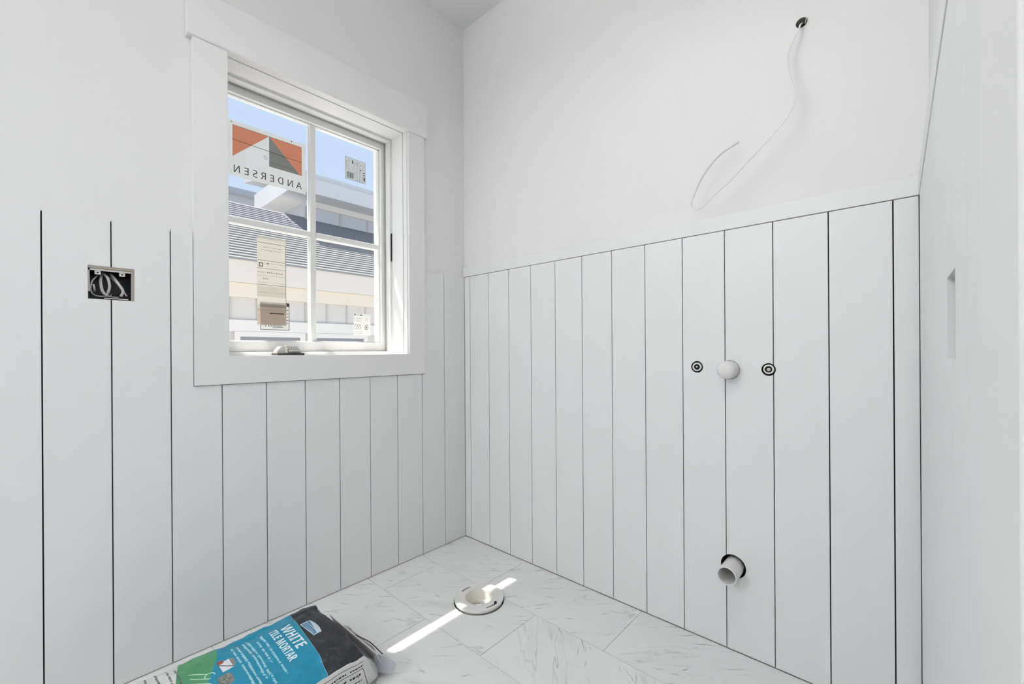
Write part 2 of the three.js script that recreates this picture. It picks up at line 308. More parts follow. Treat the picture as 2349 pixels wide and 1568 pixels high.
// ------------------------------------------------------------------ things on the walls
{ // double electrical box with coiled cables
  const o = thing('electrical_box', 'black double electrical box with coiled grey cables left of window', 'electrical box', [0, GANG.y0, GANG.z0]);
  const w = GANG.z1 - GANG.z0, h = GANG.y1 - GANG.y0, D = -0.078, t = 0.0022;
  mesh('box_shell', [bx(D, -0.006, 0, t, 0, w), bx(D, -0.006, h - t, h, 0, w), bx(D, -0.006, t, h - t, 0, t), bx(D, -0.006, t, h - t, w - t, w), bx(D, D + t, t, h - t, t, w - t)], M.blackPlastic, o);
  mesh('raw_edge', bx(-0.0105, -0.0005, h - 0.0065, h - 0.0005, 0.0005, w - 0.0005), M.rawEdge, o); mesh('raw_edge', bx(-0.0105, -0.0005, 0.001, h - 0.007, 0.0005, 0.006), M.rawEdge, o);
for (const g of [bx(-0.007, -0.004, h - 0.012, h - 0.007, 0.006, w - 0.004), bx(-0.007, -0.004, 0.003, 0.005, 0.012, 0.06), bx(-0.007, -0.004, 0.02, h - 0.012, w - 0.0035, w - 0.001)]) mesh('paint_overspray', g, M.pvcOld, o);
  for (const z of [0.024, 0.072]) { const g = cut(rbx(-0.012, -0.006, h - 0.022, h - 0.009, z - 0.006, z + 0.006, 0.001), (() => { const q = new THREE.CylinderGeometry(0.002, 0.002, 0.05, 16); q.rotateZ(Math.PI / 2); q.translate(0, h - 0.017, z); return q; })()); mesh('screw_ear', g, M.pvcOld, o); }
  const cables = [
    [[[-0.07, 0.078, 0.064], [-0.035, 0.070, 0.063], [-0.018, 0.048, 0.066], [-0.014, 0.022, 0.062], [-0.018, 0.010, 0.052], [-0.03, 0.016, 0.045]], 0.0072],
    [[[-0.07, 0.078, 0.062], [-0.03, 0.074, 0.060], [-0.014, 0.058, 0.052], [-0.012, 0.034, 0.049], [-0.018, 0.014, 0.054]], 0.0062],
    [[[-0.07, 0.076, 0.07], [-0.03, 0.066, 0.072], [-0.016, 0.046, 0.083], [-0.016, 0.022, 0.085], [-0.02, 0.011, 0.076], [-0.02, 0.010, 0.05], [-0.022, 0.009, 0.03]], 0.0048],
    [[[-0.07, 0.078, 0.044], [-0.03, 0.070, 0.043], [-0.014, 0.046, 0.031], [-0.012, 0.026, 0.022], [-0.016, 0.012, 0.026]], 0.0064],
    [[[-0.07, 0.072, 0.050], [-0.03, 0.060, 0.042], [-0.018, 0.034, 0.024], [-0.016, 0.014, 0.014]], 0.0036],
    [[[-0.06, 0.03, 0.08], [-0.03, 0.022, 0.076], [-0.016, 0.03, 0.078], [-0.014, 0.04, 0.08]], 0.0044],
  ];
  for (const [p, wd] of cables) mesh('cable', ribbon(p, wd, 0.003, () => 0.5, 60), M.greyWire, o);
}
function cutout(c, label, name) {
  const o = thing(name, label, 'electrical box', [FACE_E, c.y0, c.z0]);
  const w = c.z1 - c.z0, h = c.y1 - c.y0, D = 0.06, t = 0.002;
  mesh('box_shell', [bx(0.006, D, 0, t, 0, w), bx(0.006, D, h - t, h, 0, w), bx(0.006, D, t, h - t, 0, t), bx(0.006, D, t, h - t, w - t, w), bx(D - t, D, t, h - t, t, w - t)], std(new THREE.Color(0.17, 0.17, 0.16), 0.6), o);
  return o;
}
{
  const o = cutout(CUT1, 'square grey box recess cut into the wall beside the doorway', 'wall_box');
  mesh('cable', ribbon([[0.055, 0.03, 0.012], [0.035, 0.026, 0.014], [0.03, 0.016, 0.02], [0.04, 0.008, 0.03]], 0.008, 0.0035, () => 0.4, 40), M.greyWire, o);
  mesh('mounting_tab', bx(0.004, 0.01, CUT1.y1 - CUT1.y0 - 0.012, CUT1.y1 - CUT1.y0 - 0.002, 0.03, 0.05), M.greyWire, o);
  cutout(CUT2, 'narrow slot box in the wall beside the corner at far right', 'wall_box');
}
SUPPLY.forEach(([x, y], i) => {
  const o = thing('supply_stub', i ? 'ringed water supply stub right of the white capped drain pipe' : 'ringed water supply stub left of the white capped drain pipe', 'pipe', [x, y, 0], 'water supply stubs');
  mesh('hole_lining', latheZ([[0.0178, -0.09], [0.0178, -0.0005], [0.0172, -0.0005], [0.0172, -0.088], [0.0001, -0.088]], 0, 0, 0), M.black, o);
  mesh('tube', latheZ([[0.0135, -0.085], [0.0135, 0.003], [0.0125, 0.0045], [0.0095, 0.0045], [0.009, 0.003], [0.009, -0.07]], 0.0005, i ? 0.0006 : 0, 0), M.pvc, o);
  mesh('bore', latheZ([[0.0089, -0.06], [0.0088, 0.0018], [0.0001, 0.0018]], 0.0005, 0, 0), M.black, o);
  mesh('plug', i ? mergeGeometries([latheZ([[0.0048, 0.001], [0.0048, 0.0042], [0.0001, 0.0052]], 0.0008, 0, 0).toNonIndexed(), bx(-0.003, 0.0062, 0.0004, 0.0014, 0.003, 0.0058).toNonIndexed()]) : latheZ([[0.0024, 0.001], [0.0024, 0.0045], [0.0001, 0.0055]], 0, 0.0004, 0), i ? M.steel : M.pvc, o);
});
{ // capped drain
  const o = thing('capped_drain', 'white round-capped drain pipe sticking out between the two supply stubs', 'pipe', [...CAP, 0]);
  mesh('hole_lining', latheZ([[0.0279, -0.11], [0.0279, -0.0005], [0.0274, -0.0005], [0.0274, -0.108], [0.001, -0.108]], 0, 0, 0), M.gapBlack, o);
  mesh('pipe', latheZ([[0.0215, -0.105], [0.0215, 0.02]], 0, 0, 0), M.pvc, o);
  mesh('cap', latheZ([[0.0225, -0.01], [0.0262, -0.008], [0.0268, -0.002], [0.0268, 0.028], [0.0262, 0.036], [0.0235, 0.043], [0.018, 0.048], [0.009, 0.0505], [0.0001, 0.051]], 0, 0, 0), M.pvc, o);
}
{ // open waste stub
  const o = thing('waste_pipe', 'open white waste pipe stub low on the wall near the floor', 'pipe', [...WASTE, 0]);
  mesh('hole_lining', latheZ([[0.0344, -0.11], [0.0344, -0.0005], [0.0336, -0.0005], [0.0336, -0.108], [0.001, -0.108]], 0, 0, 0), M.gapBlack, o);
  mesh('pipe', latheZ([[0.0265, -0.105], [0.0265, 0.066], [0.0258, 0.0675], [0.0235, 0.0675], [0.0228, 0.066], [0.0228, -0.10], [0.001, -0.10]], 0, -0.003, 0), M.pvc, o);
}
{ // cable for a wall light
  const o = thing('light_cable', 'white flat cable hanging in a loop from a hole high on the wall', 'cable', [...SCONCE, -0.012]);
mesh('cable_hole', latheZ([[0.0134, -0.07], [0.0134, -0.0005], [0.0128, -0.0005], [0.0128, -0.068], [0.001, -0.068]], ...SCONCE, -0.012), std(new THREE.Color(0.30, 0.29, 0.26), 0.9), wallN);
  const P = [[1.3735, 1.786, -0.011], [1.3725, 1.782, -0.004], [1.371, 1.776, 0.003], [1.369, 1.76, 0.01], [1.356, 1.729, 0.02], [1.349, 1.698, 0.028], [1.348, 1.665, 0.035], [1.355, 1.629, 0.043], [1.365, 1.595, 0.05], [1.367, 1.568, 0.05], [1.363, 1.545, 0.05], [1.347, 1.515, 0.05], [1.308, 1.475, 0.05], [1.251, 1.424, 0.052], [1.205, 1.38, 0.055], [1.164, 1.35, 0.058], [1.133, 1.324, 0.06], [1.113, 1.322, 0.056], [1.1, 1.334, 0.052], [1.097, 1.347, 0.049], [1.106, 1.377, 0.045], [1.123, 1.416, 0.039], [1.151, 1.456, 0.033], [1.178, 1.482, 0.026], [1.224, 1.503, 0.02]];
  mesh('cable_sheath', ribbon(P.map(([x, y, z]) => [x - SCONCE[0], y - SCONCE[1], z + 0.012]), 0.0066, 0.0032, (t) => 0.5 + 0.9 * t, 220), M.romex, o);
  mesh('cable_clip', tube([[0.012, 0.006, 0.0015], [0.0125, 0.004, 0.006], [0.009, -0.012, 0.009]], 0.0012, 20, 6), M.greyWire, o);
}

// ------------------------------------------------------------------ toilet flange in the floor
{
  const o = thing('toilet_flange', 'round white plastic toilet flange set into the marble floor', 'flange', [FL.x, 0, FL.z]);
  const sh = new THREE.Shape(); sh.absarc(0, 0, 0.087, 0, Math.PI * 2);
  const hole = (fn) => { const p = new THREE.Path(); fn(p); sh.holes.push(p); };
  hole((p) => p.absarc(0, 0, 0.051, 0, Math.PI * 2, true));
  const slot = (a0, a1, r0, r1) => hole((p) => { p.absarc(0, 0, r1, a0, a1, false); p.absarc(0, 0, r0, a1, a0, true); });
  const A = 0.72;                                     // slots lie left and right of the camera's line of sight
  slot(Math.PI + A - 1.05, Math.PI + A - 0.45, 0.069, 0.079); slot(A - 1.15, A - 0.5, 0.069, 0.078);
  slot(A + 1.15, A + 1.28, 0.066, 0.069); slot(Math.PI + A + 0.65, Math.PI + A + 0.85, 0.074, 0.077);
  for (const a of [A + 0.35, A + 1.75, A + 3.5, A + 5.0]) hole((p) => p.absarc(0.07 * Math.cos(a), 0.07 * Math.sin(a), 0.0018, 0, Math.PI * 2, true));
  const rg = new THREE.ExtrudeGeometry(sh, { depth: 0.006, curveSegments: 64, bevelEnabled: true, bevelThickness: 0.0015, bevelSize: 0.0012, bevelSegments: 2 });
  rg.rotateX(-Math.PI / 2); rg.translate(0, 0.005, 0);
  mesh('ring', rg, M.pvc, o);
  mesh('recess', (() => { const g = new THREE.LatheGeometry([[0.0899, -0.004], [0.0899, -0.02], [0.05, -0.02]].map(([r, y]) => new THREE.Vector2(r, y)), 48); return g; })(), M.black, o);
  mesh('gasket', new THREE.LatheGeometry([[0.0535, 0.0035], [0.080, 0.0035]].map(([r, y]) => new THREE.Vector2(r, y)), 48), M.black, o);  // black ring added under the flange so its slots look shaded
  mesh('skirt', new THREE.LatheGeometry([[0.082, 0.005], [0.082, -0.018]].map(([r, y]) => new THREE.Vector2(r, y)), 64), M.pvcOld, o);
  mesh('funnel', new THREE.LatheGeometry([[0.0515, 0.0125], [0.0495, 0.0118], [0.047, 0.004], [0.0455, -0.020], [0.0405, -0.024], [0.0395, -0.022], [0.0375, -0.024], [0.0365, -0.030], [0.036, -0.085], [0.0005, -0.085]].map(([r, y]) => new THREE.Vector2(r, y)), 64), M.pvcOld, o);
  // crumpled white plug inside the pipe
  const pg = new THREE.SphereGeometry(0.034, 48, 24), p = pg.attributes.position;
  for (let i = 0; i < p.count; i++) { const v = V3().fromBufferAttribute(p, i), k = 1 + 0.16 * noise.noise(v.x * 120, v.y * 120, v.z * 120) + 0.10 * noise.noise(v.x * 260, v.y * 260, v.z * 260); v.multiplyScalar(k); const rr = Math.hypot(v.x, v.z); if (rr > 0.035) { v.x *= 0.035 / rr; v.z *= 0.035 / rr; } p.setXYZ(i, v.x, v.y * 0.8 - 0.050, v.z); }
  pg.computeVertexNormals(); mesh('plug', pg, std(new THREE.Color(0.82, 0.82, 0.80), 0.6), o);
  for (const a of [A - 0.58]) { const g = new THREE.CylinderGeometry(0.0048, 0.0048, 0.012, 6); g.translate(0.074 * Math.cos(a), 0.012, -0.074 * Math.sin(a)); mesh('bolt', g, M.black, o); }
}

// ------------------------------------------------------------------ mortar bag on the floor
{
  const BX = 0.357, BZ0 = 0.795, LEN = 0.60, A = 0.162, B = 0.062;
  const o = thing('mortar_bag', 'teal and black printed mortar bag lying by the wall on floor', 'bag', [BX, 0, BZ0 + LEN / 2]);
  const CW = 1640, CH = 1200;                          // half a millimetre per pixel; across = around the bag from below, up = towards its top end
  const tex = canvasTexture(CW, CH, (c) => {
    const X = (x) => CW / 2 + (x - BX) / 0.0005, Y = (z) => (z - BZ0) / 0.0005;
    c.fillStyle = '#dedfdc'; c.fillRect(0, 0, CW, CH);
    const l = X(0.095), r = X(0.522);
    c.save(); c.beginPath(); c.rect(l, 0, r - l, CH); c.clip();
    c.fillStyle = '#4f9c6c'; c.beginPath(); c.moveTo(l, Y(1.10)); c.lineTo(r, Y(1.02)); c.lineTo(r, Y(1.21)); c.quadraticCurveTo(X(0.30), Y(1.185), l, Y(1.125)); c.fill();
    c.fillStyle = '#0d8fb2'; c.beginPath(); c.moveTo(l, Y(0.86)); c.lineTo(r, Y(0.86)); c.lineTo(r, Y(1.18)); c.quadraticCurveTo(X(0.33), Y(1.12), X(0.28), Y(1.09)); c.quadraticCurveTo(X(0.23), Y(1.07), l, Y(1.085)); c.fill();
    c.fillStyle = '#24262e'; c.beginPath(); c.moveTo(l, 0); c.lineTo(r, 0); c.lineTo(r, Y(0.912)); c.quadraticCurveTo(X(0.42), Y(0.905), X(0.355), Y(0.899)); c.quadraticCurveTo(X(0.27), Y(0.886), l, Y(0.882)); c.fill();
    c.strokeStyle = '#9fd8e6'; c.lineWidth = 2; c.beginPath(); c.moveTo(r, Y(0.912)); c.quadraticCurveTo(X(0.42), Y(0.905), X(0.355), Y(0.899)); c.quadraticCurveTo(X(0.27), Y(0.886), l, Y(0.882)); c.stroke();
    // emblem on the black band
    c.fillStyle = '#c9dbe6'; c.beginPath(); c.moveTo(X(0.296), Y(0.887)); c.lineTo(X(0.300), Y(0.852)); c.quadraticCurveTo(X(0.330), Y(0.838), X(0.376), Y(0.853)); c.lineTo(X(0.376), Y(0.880)); c.closePath(); c.fill();
    c.fillStyle = '#4b7fa3'; c.beginPath(); c.moveTo(X(0.300), Y(0.884)); c.lineTo(X(0.303), Y(0.855)); c.lineTo(X(0.372), Y(0.868)); c.lineTo(X(0.372), Y(0.878)); c.closePath(); c.fill();
    c.strokeStyle = '#dfeaf0'; c.lineWidth = 3; c.beginPath(); c.moveTo(X(0.302), Y(0.866)); c.lineTo(X(0.374), Y(0.864)); c.stroke();
    for (let k = 0; k < 9; k++) { c.beginPath(); c.moveTo(X(0.306 + k * 0.007), Y(0.879)); c.lineTo(X(0.308 + k * 0.007), Y(0.871)); c.stroke(); }
    // large lettering
    const put = (s, x, z, wmm, hmm) => { c.save(); c.translate(X(x), Y(z)); c.font = 'bold 100px sans-serif'; const m = c.measureText(s).width; c.scale(wmm / 0.5 / m, hmm / 0.5 / 73); c.fillText(s, 0, 0); c.restore(); };
    c.fillStyle = '#f2f8f8'; put('WHITE', 0.272, 0.939, 124, 29); put('TILE MORTAR', 0.266, 0.967, 158, 20);
    // rows of small print, too fine to read
    const fine = (x0, x1, z, hgt, col) => { c.fillStyle = col; let x = X(x0); while (x < X(x1)) { const wd = 3 + rnd() * 7; if (rnd() > 0.12) c.fillRect(x, Y(z), wd, hgt * (0.6 + 0.4 * rnd())); x += wd + 2; } };
    for (const [z, a, b] of [[0.982, 0.262, 0.455], [0.996, 0.282, 0.395], [1.012, 0.245, 0.47], [1.022, 0.250, 0.44], [1.038, 0.262, 0.475], [1.050, 0.258, 0.44]]) fine(a, b, z, 12, '#b9e2ec');
    // small pictures of a tool and a stone sample
    c.fillStyle = '#e6e6ea'; c.fillRect(X(0.298), Y(1.066), 84, 50); c.fillStyle = '#8c8a86'; c.beginPath(); c.ellipse(X(0.318), Y(1.068), 40, 18, 0, Math.PI, 0); c.fill(); c.fillStyle = '#a5482e'; c.fillRect(X(0.290), Y(1.08), 26, 24);
    c.strokeStyle = '#22252c'; c.lineWidth = 5; c.beginPath(); c.moveTo(X(0.304), Y(1.091)); c.lineTo(X(0.338), Y(1.067)); c.stroke();
    c.fillStyle = '#7d7f78'; c.beginPath(); c.roundRect(X(0.352), Y(1.078), 84, 56, 12); c.fill(); for (let k = 0; k < 160; k++) { c.fillStyle = rnd() > 0.5 ? '#a8a498' : '#5c5a52'; c.fillRect(X(0.352) + rnd() * 80, Y(1.078) + rnd() * 52, 4, 4); }
    c.strokeStyle = '#cfe6d4'; c.lineWidth = 5; for (const q of [0.29, 0.31, 0.33]) { c.beginPath(); c.moveTo(X(q), Y(1.15)); c.lineTo(X(q + 0.03), Y(1.118)); c.stroke(); } c.beginPath(); c.arc(X(0.33), Y(1.115), 20, 0, 5); c.stroke();
    for (const [z, a, b] of [[1.165, 0.235, 0.5], [1.18, 0.22, 0.5], [1.20, 0.21, 0.48], [1.22, 0.21, 0.5], [1.25, 0.21, 0.4], [1.29, 0.21, 0.5]]) fine(a, b, z, 10, '#55585a');
    c.restore();
    // black print along the side
    for (const [x, z0, z1, w] of [[0.545, 0.815, 1.2, 12], [0.565, 0.83, 1.2, 16], [0.583, 0.83, 1.2, 8], [0.60, 0.83, 1.2, 8]]) { c.fillStyle = '#1d1d1c'; let y = Y(z0); while (y < Y(z1)) { const wd = 4 + rnd() * 12; if (rnd() > 0.2) c.fillRect(X(x), y, w * (0.5 + 0.5 * rnd()), wd); y += wd + 4; } }
    c.strokeStyle = '#3a3a38'; c.lineWidth = 3; c.strokeRect(X(0.555), Y(0.82), 120, 260); c.beginPath(); c.moveTo(X(0.535), Y(0.81)); c.lineTo(X(0.535), Y(1.3)); c.stroke();
    // dried mortar smears
    for (let k = 0; k < 220; k++) { c.fillStyle = `rgba(215,225,228,${0.04 + rnd() * 0.10})`; c.beginPath(); c.ellipse(l + rnd() * (r - l), rnd() * CH, 4 + rnd() * 40, 2 + rnd() * 8, rnd() * 3, 0, 7); c.fill(); }
  });
  // a soft rounded-rectangle section swept along the bag, sagging and creased; the far end is folded over
  const NU = 96, NV = 72, pos = [], uv = [], idx = [], E = 0.36, prof = [];
  { let s = 0, last; for (let i = 0; i <= NU; i++) { const t = -Math.PI / 2 - i / NU * Math.PI * 2, cx = Math.cos(t), sy = Math.sin(t), x = A * Math.sign(cx) * Math.abs(cx) ** E, y = B * Math.sign(sy) * Math.abs(sy) ** E; if (last) s += Math.hypot(x - last[0], y - last[1]); last = [x, y]; prof.push([x, y, s]); } }
  const total = prof[NU][2];
  for (let j = 0; j <= NV; j++) {
    const v = j / NV, z = BZ0 + LEN * v, endTaper = Math.min(1, Math.sqrt(Math.min(v, 1 - v) / 0.05 + 0.62));
    for (let i = 0; i <= NU; i++) {
      const [x, y, s] = prof[i], up = (y + B) / (2 * B), n = fbm(x * 14, z * 11, y * 9 + 5, 3), crease = fbm(x * 40, z * 30, y * 20, 2);
      const k = (0.9 + 0.1 * endTaper), lift = 1 - 0.10 * (x / A) ** 2 * up + 0.07 * Math.sin(v * 9 + 1) * 0.3;
      const far = Math.max(0, 1 - v / 0.2), yy = (y * lift * (0.82 + 0.18 * endTaper) + B) * 1.0;
      pos.push(x * k + 0.008 * n * (y > -B * 0.9 ? 1 : 0), Math.max(0.0012, yy + (up > 0.1 ? 0.015 * n + 0.007 * crease : 0)), z - (BZ0 + LEN / 2) + far * (up - 0.5) * 0.055 + far * 0.008 * noise.noise(x * 18, y * 18, 3));
      uv.push(0.5 + (s / total - 0.5) * (total / (CW * 0.0005)), 1 - v);
      if (i < NU && j < NV) { const a = j * (NU + 1) + i; idx.push(a, a + 1, a + NU + 1, a + 1, a + NU + 2, a + NU + 1); }
    }
  }
  const g = new THREE.BufferGeometry(); g.setAttribute('position', new THREE.Float32BufferAttribute(pos, 3)); g.setAttribute('uv', new THREE.Float32BufferAttribute(uv, 2)); g.setIndex(idx); g.computeVertexNormals();
  mesh('sack', g, std(0xffffff, 0.38, { map: tex, side: THREE.DoubleSide }), o);
  const capAt = (row, dir) => { // closed end, drawn in to a flat fold
    const q = [], t = [], R = 6;
    for (let k = 0; k <= R; k++) for (let i = 0; i <= NU; i++) {
      const b = (row * (NU + 1) + i) * 3, f = k / R, x = pos[b] * (1 - 0.35 * f), y = pos[b + 1] + (0.035 - pos[b + 1]) * f, z = pos[b + 2] + dir * 0.03 * Math.sin(f * Math.PI / 2) + dir * 0.004 * noise.noise(x * 40, y * 40, k);
      q.push(x, Math.max(0.0012, y), z); if (k < R && i < NU) { const a = k * (NU + 1) + i; t.push(a, a + 1, a + NU + 1, a + 1, a + NU + 2, a + NU + 1); }
    }
    const c = new THREE.BufferGeometry(); c.setAttribute('position', new THREE.Float32BufferAttribute(q, 3)); c.setIndex(t); c.computeVertexNormals(); return c;
  };
  const paper = std(new THREE.Color(0.68, 0.68, 0.67), 0.5, { side: THREE.DoubleSide });
  mesh('folded_end', capAt(0, -1), paper, o); mesh('folded_end', capAt(NV, 1), paper, o);
  const flap = (x0, x1, y0, y1, z, lean) => { const f = rbx(x0, x1, 0, 1, -0.0018, 0.0018, 0.001, 2), p = f.attributes.position; for (let i = 0; i < p.count; i++) { const t = p.getY(i), x = p.getX(i); p.setXYZ(i, x, y0 + (y1 - y0) * t + 0.004 * Math.sin(x * 60), z + p.getZ(i) + lean * t + 0.006 * noise.noise(x * 25, t * 2, 1)); } f.computeVertexNormals(); return f; };
  mesh('end_flap', flap(-0.13, 0.145, 0.004, 0.075, -LEN / 2 - 0.055, 0.035), paper, o);
  mesh('corner_ear', (() => { const s = new THREE.Shape([[0, 0], [0.05, 0.008], [0.062, 0.03], [0.03, 0.05], [0, 0.046]].map(([x, y]) => new THREE.Vector2(x, y))), e = new THREE.ExtrudeGeometry(s, { depth: 0.003, bevelEnabled: true, bevelSize: 0.002, bevelThickness: 0.0015, bevelSegments: 2 }); e.rotateY(0.5); e.translate(0.125, 0.012, -LEN / 2 - 0.03); return e; })(), std(new THREE.Color(0.52, 0.54, 0.58), 0.4), o);
  mesh('sewing_string', tube([[0.03, 0.075, -LEN / 2 - 0.022], [0.07, 0.06, -LEN / 2 - 0.045], [0.11, 0.045, -LEN / 2 - 0.055], [0.15, 0.03, -LEN / 2 - 0.065]], 0.0014, 40, 6), M.black, o);
}

// ------------------------------------------------------------------ stickers on the window glass, printed to be read from outside
function sticker(name, label, z0, z1, y0, y1, px, draw, opts = {}) {
  const w = Math.round((z1 - z0) * px), h = Math.round((y1 - y0) * px), g = new THREE.PlaneGeometry(z1 - z0, y1 - y0); g.rotateY(Math.PI / 2);
  const m = new THREE.MeshPhysicalMaterial({ color: 0xffffff, roughness: 0.9, transmission: opts.through ?? 0.4, thickness: 0, side: THREE.DoubleSide, map: canvasTexture(w, h, (c) => draw(c, w, h)) });
  const o = mesh(name, g, m); o.position.set(-0.1985 - (opts.back ?? 0), (y0 + y1) / 2, (z0 + z1) / 2); return tag(o, label, 'sticker');
}
const streaks = (c, x, y, w, h, n, col) => { c.strokeStyle = col; for (let k = 0; k < n; k++) { const yy = y + rnd() * h; c.globalAlpha = 0.15 + rnd() * 0.3; c.lineWidth = 0.6 + rnd() * 1.6; c.beginPath(); c.moveTo(x, yy); c.lineTo(x + w, yy + (rnd() - 0.5) * 4); c.stroke(); } c.globalAlpha = 1; };
sticker('window_sticker', 'large sticker with orange and grey triangles in the top left pane', 0.668, 0.9555, 1.533, 1.732, 2600, (c, w, h) => {
  const X = (z) => (0.9555 - z) / 0.2875 * w, Y = (y) => (1.732 - y) / 0.199 * h;
  c.fillStyle = '#efefec'; c.fillRect(0, 0, w, h);
  c.fillStyle = '#d98a68'; c.fillRect(X(0.922), Y(1.716), X(0.683) - X(0.922), Y(1.603) - Y(1.716));
  streaks(c, X(0.922), Y(1.716), X(0.683) - X(0.922), Y(1.603) - Y(1.716), 26, '#a85a3c');
  c.fillStyle = '#f0f0ed'; c.beginPath(); c.moveTo(X(0.802), Y(1.7165)); c.lineTo(X(0.9225), Y(1.603)); c.lineTo(X(0.802), Y(1.603)); c.fill();
  c.fillStyle = '#85857f'; c.beginPath(); c.moveTo(X(0.802), Y(1.7165)); c.lineTo(X(0.802), Y(1.603)); c.lineTo(X(0.690), Y(1.603)); c.fill();
  c.save(); c.beginPath(); c.moveTo(X(0.802), Y(1.7165)); c.lineTo(X(0.802), Y(1.603)); c.lineTo(X(0.690), Y(1.603)); c.clip(); streaks(c, X(0.802), Y(1.66), X(0.69) - X(0.802), Y(1.603) - Y(1.66), 14, '#33332f'); c.restore();
  c.strokeStyle = '#1a1816'; c.lineWidth = 4; c.beginPath(); c.moveTo(X(0.922), Y(1.664)); c.lineTo(X(0.683), Y(1.656)); c.stroke(); c.lineWidth = 2; c.beginPath(); c.moveTo(X(0.922), Y(1.7165)); c.lineTo(X(0.683), Y(1.7165)); c.stroke();
  c.strokeStyle = '#6a6a66'; c.lineWidth = 3; c.beginPath(); c.ellipse(X(0.815), Y(1.632), 9, 17, -0.4, 0, 7); c.stroke();
  c.fillStyle = '#111'; c.beginPath(); c.arc(X(0.925), Y(1.727), 8, 0, Math.PI); c.fill(); c.fillRect(X(0.723), Y(1.729), 9, 12);
  c.save(); c.translate(X(0.6835), Y(1.548)); c.font = '100px sans-serif'; const m = c.measureText('A N D E R S E N').width; c.scale(-(X(0.6835) - X(0.922)) / m, 0.93); c.fillStyle = '#2c2c29'; c.fillText('A N D E R S E N', 0, 0); c.restore();
}, { through: 0.45 });
sticker('window_sticker', 'small square printed label in the top right pane', 0.408, 0.503, 1.648, 1.743, 3200, (c, w, h) => {
  c.fillStyle = '#dcdedd'; c.fillRect(0, 0, w, h); c.strokeStyle = '#55585a'; c.lineWidth = 4; c.strokeRect(2, 2, w - 4, h - 4);
  for (let k = 0; k < 12; k++) { let y = 14 + rnd() * 40; while (y < h - 20) { const l = 6 + rnd() * 26; c.fillStyle = '#6d7072'; c.fillRect(16 + k * 24, y, 3 + rnd() * 3, l); y += l + 5 + rnd() * 12; } }
  c.fillStyle = '#151515'; c.fillRect(w * 0.34, h * 0.08, 18, 48); c.beginPath(); c.arc(w * 0.77, h * 0.42, 10, 0, 7); c.fill(); for (let k = 0; k < 14; k++) c.fillRect(w * 0.1 + k * 7, h * 0.66, 2 + rnd() * 3, h * 0.26); c.fillRect(w * 0.88, h * 0.5, 26, 10); c.fillRect(w * 0.88, h * 0.6, 26, 10); c.fillRect(w * 0.90, h * 0.72, 20, 50);
});
sticker('window_sticker', 'tall beige paper strip stuck on the lower left pane', 0.745, 0.846, 1.003, 1.334, 2400, (c, w, h) => {
  c.fillStyle = '#dcd8cd'; c.fillRect(0, 0, w, h); c.fillStyle = '#cbc6b9'; c.fillRect(0, h * 0.56, w, h * 0.12); c.fillStyle = '#c4b4a2'; c.fillRect(0, h * 0.80, w, h * 0.2); c.fillStyle = '#aaa091'; c.fillRect(w * 0.08, h * 0.76, w * 0.9, h * 0.04);
  c.strokeStyle = '#3a3833'; for (const [y, l] of [[0.07, 3], [0.27, 3], [0.30, 1.5], [0.36, 2], [0.44, 1], [0.52, 1], [0.545, 3], [0.63, 1], [0.785, 2], [0.83, 1]]) { c.lineWidth = l; c.beginPath(); c.moveTo(0, y * h); c.lineTo(w, y * h); c.stroke(); }
  c.fillStyle = '#2a2926'; for (const [y, a, b, s] of [[0.115, 0.2, 0.85, 7], [0.15, 0.15, 0.8, 5], [0.40, 0.03, 0.9, 9], [0.47, 0.2, 0.42, 9]]) { let x = a * w; while (x < b * w) { const d = 3 + rnd() * 8; c.fillRect(x, y * h, d, s * (0.4 + 0.6 * rnd())); x += d + 5 + rnd() * 8; } }
  c.lineWidth = 6; c.strokeStyle = '#1c1b19'; c.strokeRect(w * 0.08, h * 0.30, 26, 30); c.fillRect(w * 0.34, h * 0.295, 10, 12); c.fillRect(w * 0.42, h * 0.86, w * 0.5, 10); c.strokeStyle = '#55524b'; c.lineWidth = 3; c.beginPath(); c.moveTo(w - 2, h * 0.07); c.lineTo(w - 2, h * 0.84); c.stroke();
}, { through: 0.28, back: -0.0008 });
sticker('window_sticker', 'black-framed white label below the tall paper strip', 0.733, 0.836, 0.984, 1.090, 3000, (c, w, h) => {
  c.fillStyle = '#e4e4e0'; c.fillRect(0, 0, w, h); c.strokeStyle = '#4a4a48'; c.lineWidth = 6; c.strokeRect(4, 4, w - 8, h - 8);
  c.fillStyle = '#2e2e2c'; c.fillRect(w * 0.9, 0, w * 0.1, h * 0.13); for (const y of [0.25, 0.38, 0.50, 0.62, 0.72]) c.fillRect(w * 0.9, h * y, 18, 8);
  c.lineWidth = 7; c.strokeStyle = '#3b3d40'; for (const x of [0.16, 0.26, 0.34]) { c.beginPath(); c.moveTo(w * x, h * 0.62); c.lineTo(w * (x + 0.02), h * 0.88); c.stroke(); }
  c.fillStyle = '#b9bbb9'; c.strokeStyle = '#55595c'; c.lineWidth = 3; c.beginPath(); c.moveTo(w * 0.42, h * 0.78); c.lineTo(w * 0.62, h * 0.78); c.lineTo(w * 0.78, h * 0.90); c.lineTo(w * 0.42, h * 0.92); c.closePath(); c.fill(); c.stroke();
}, { through: 0.15 });
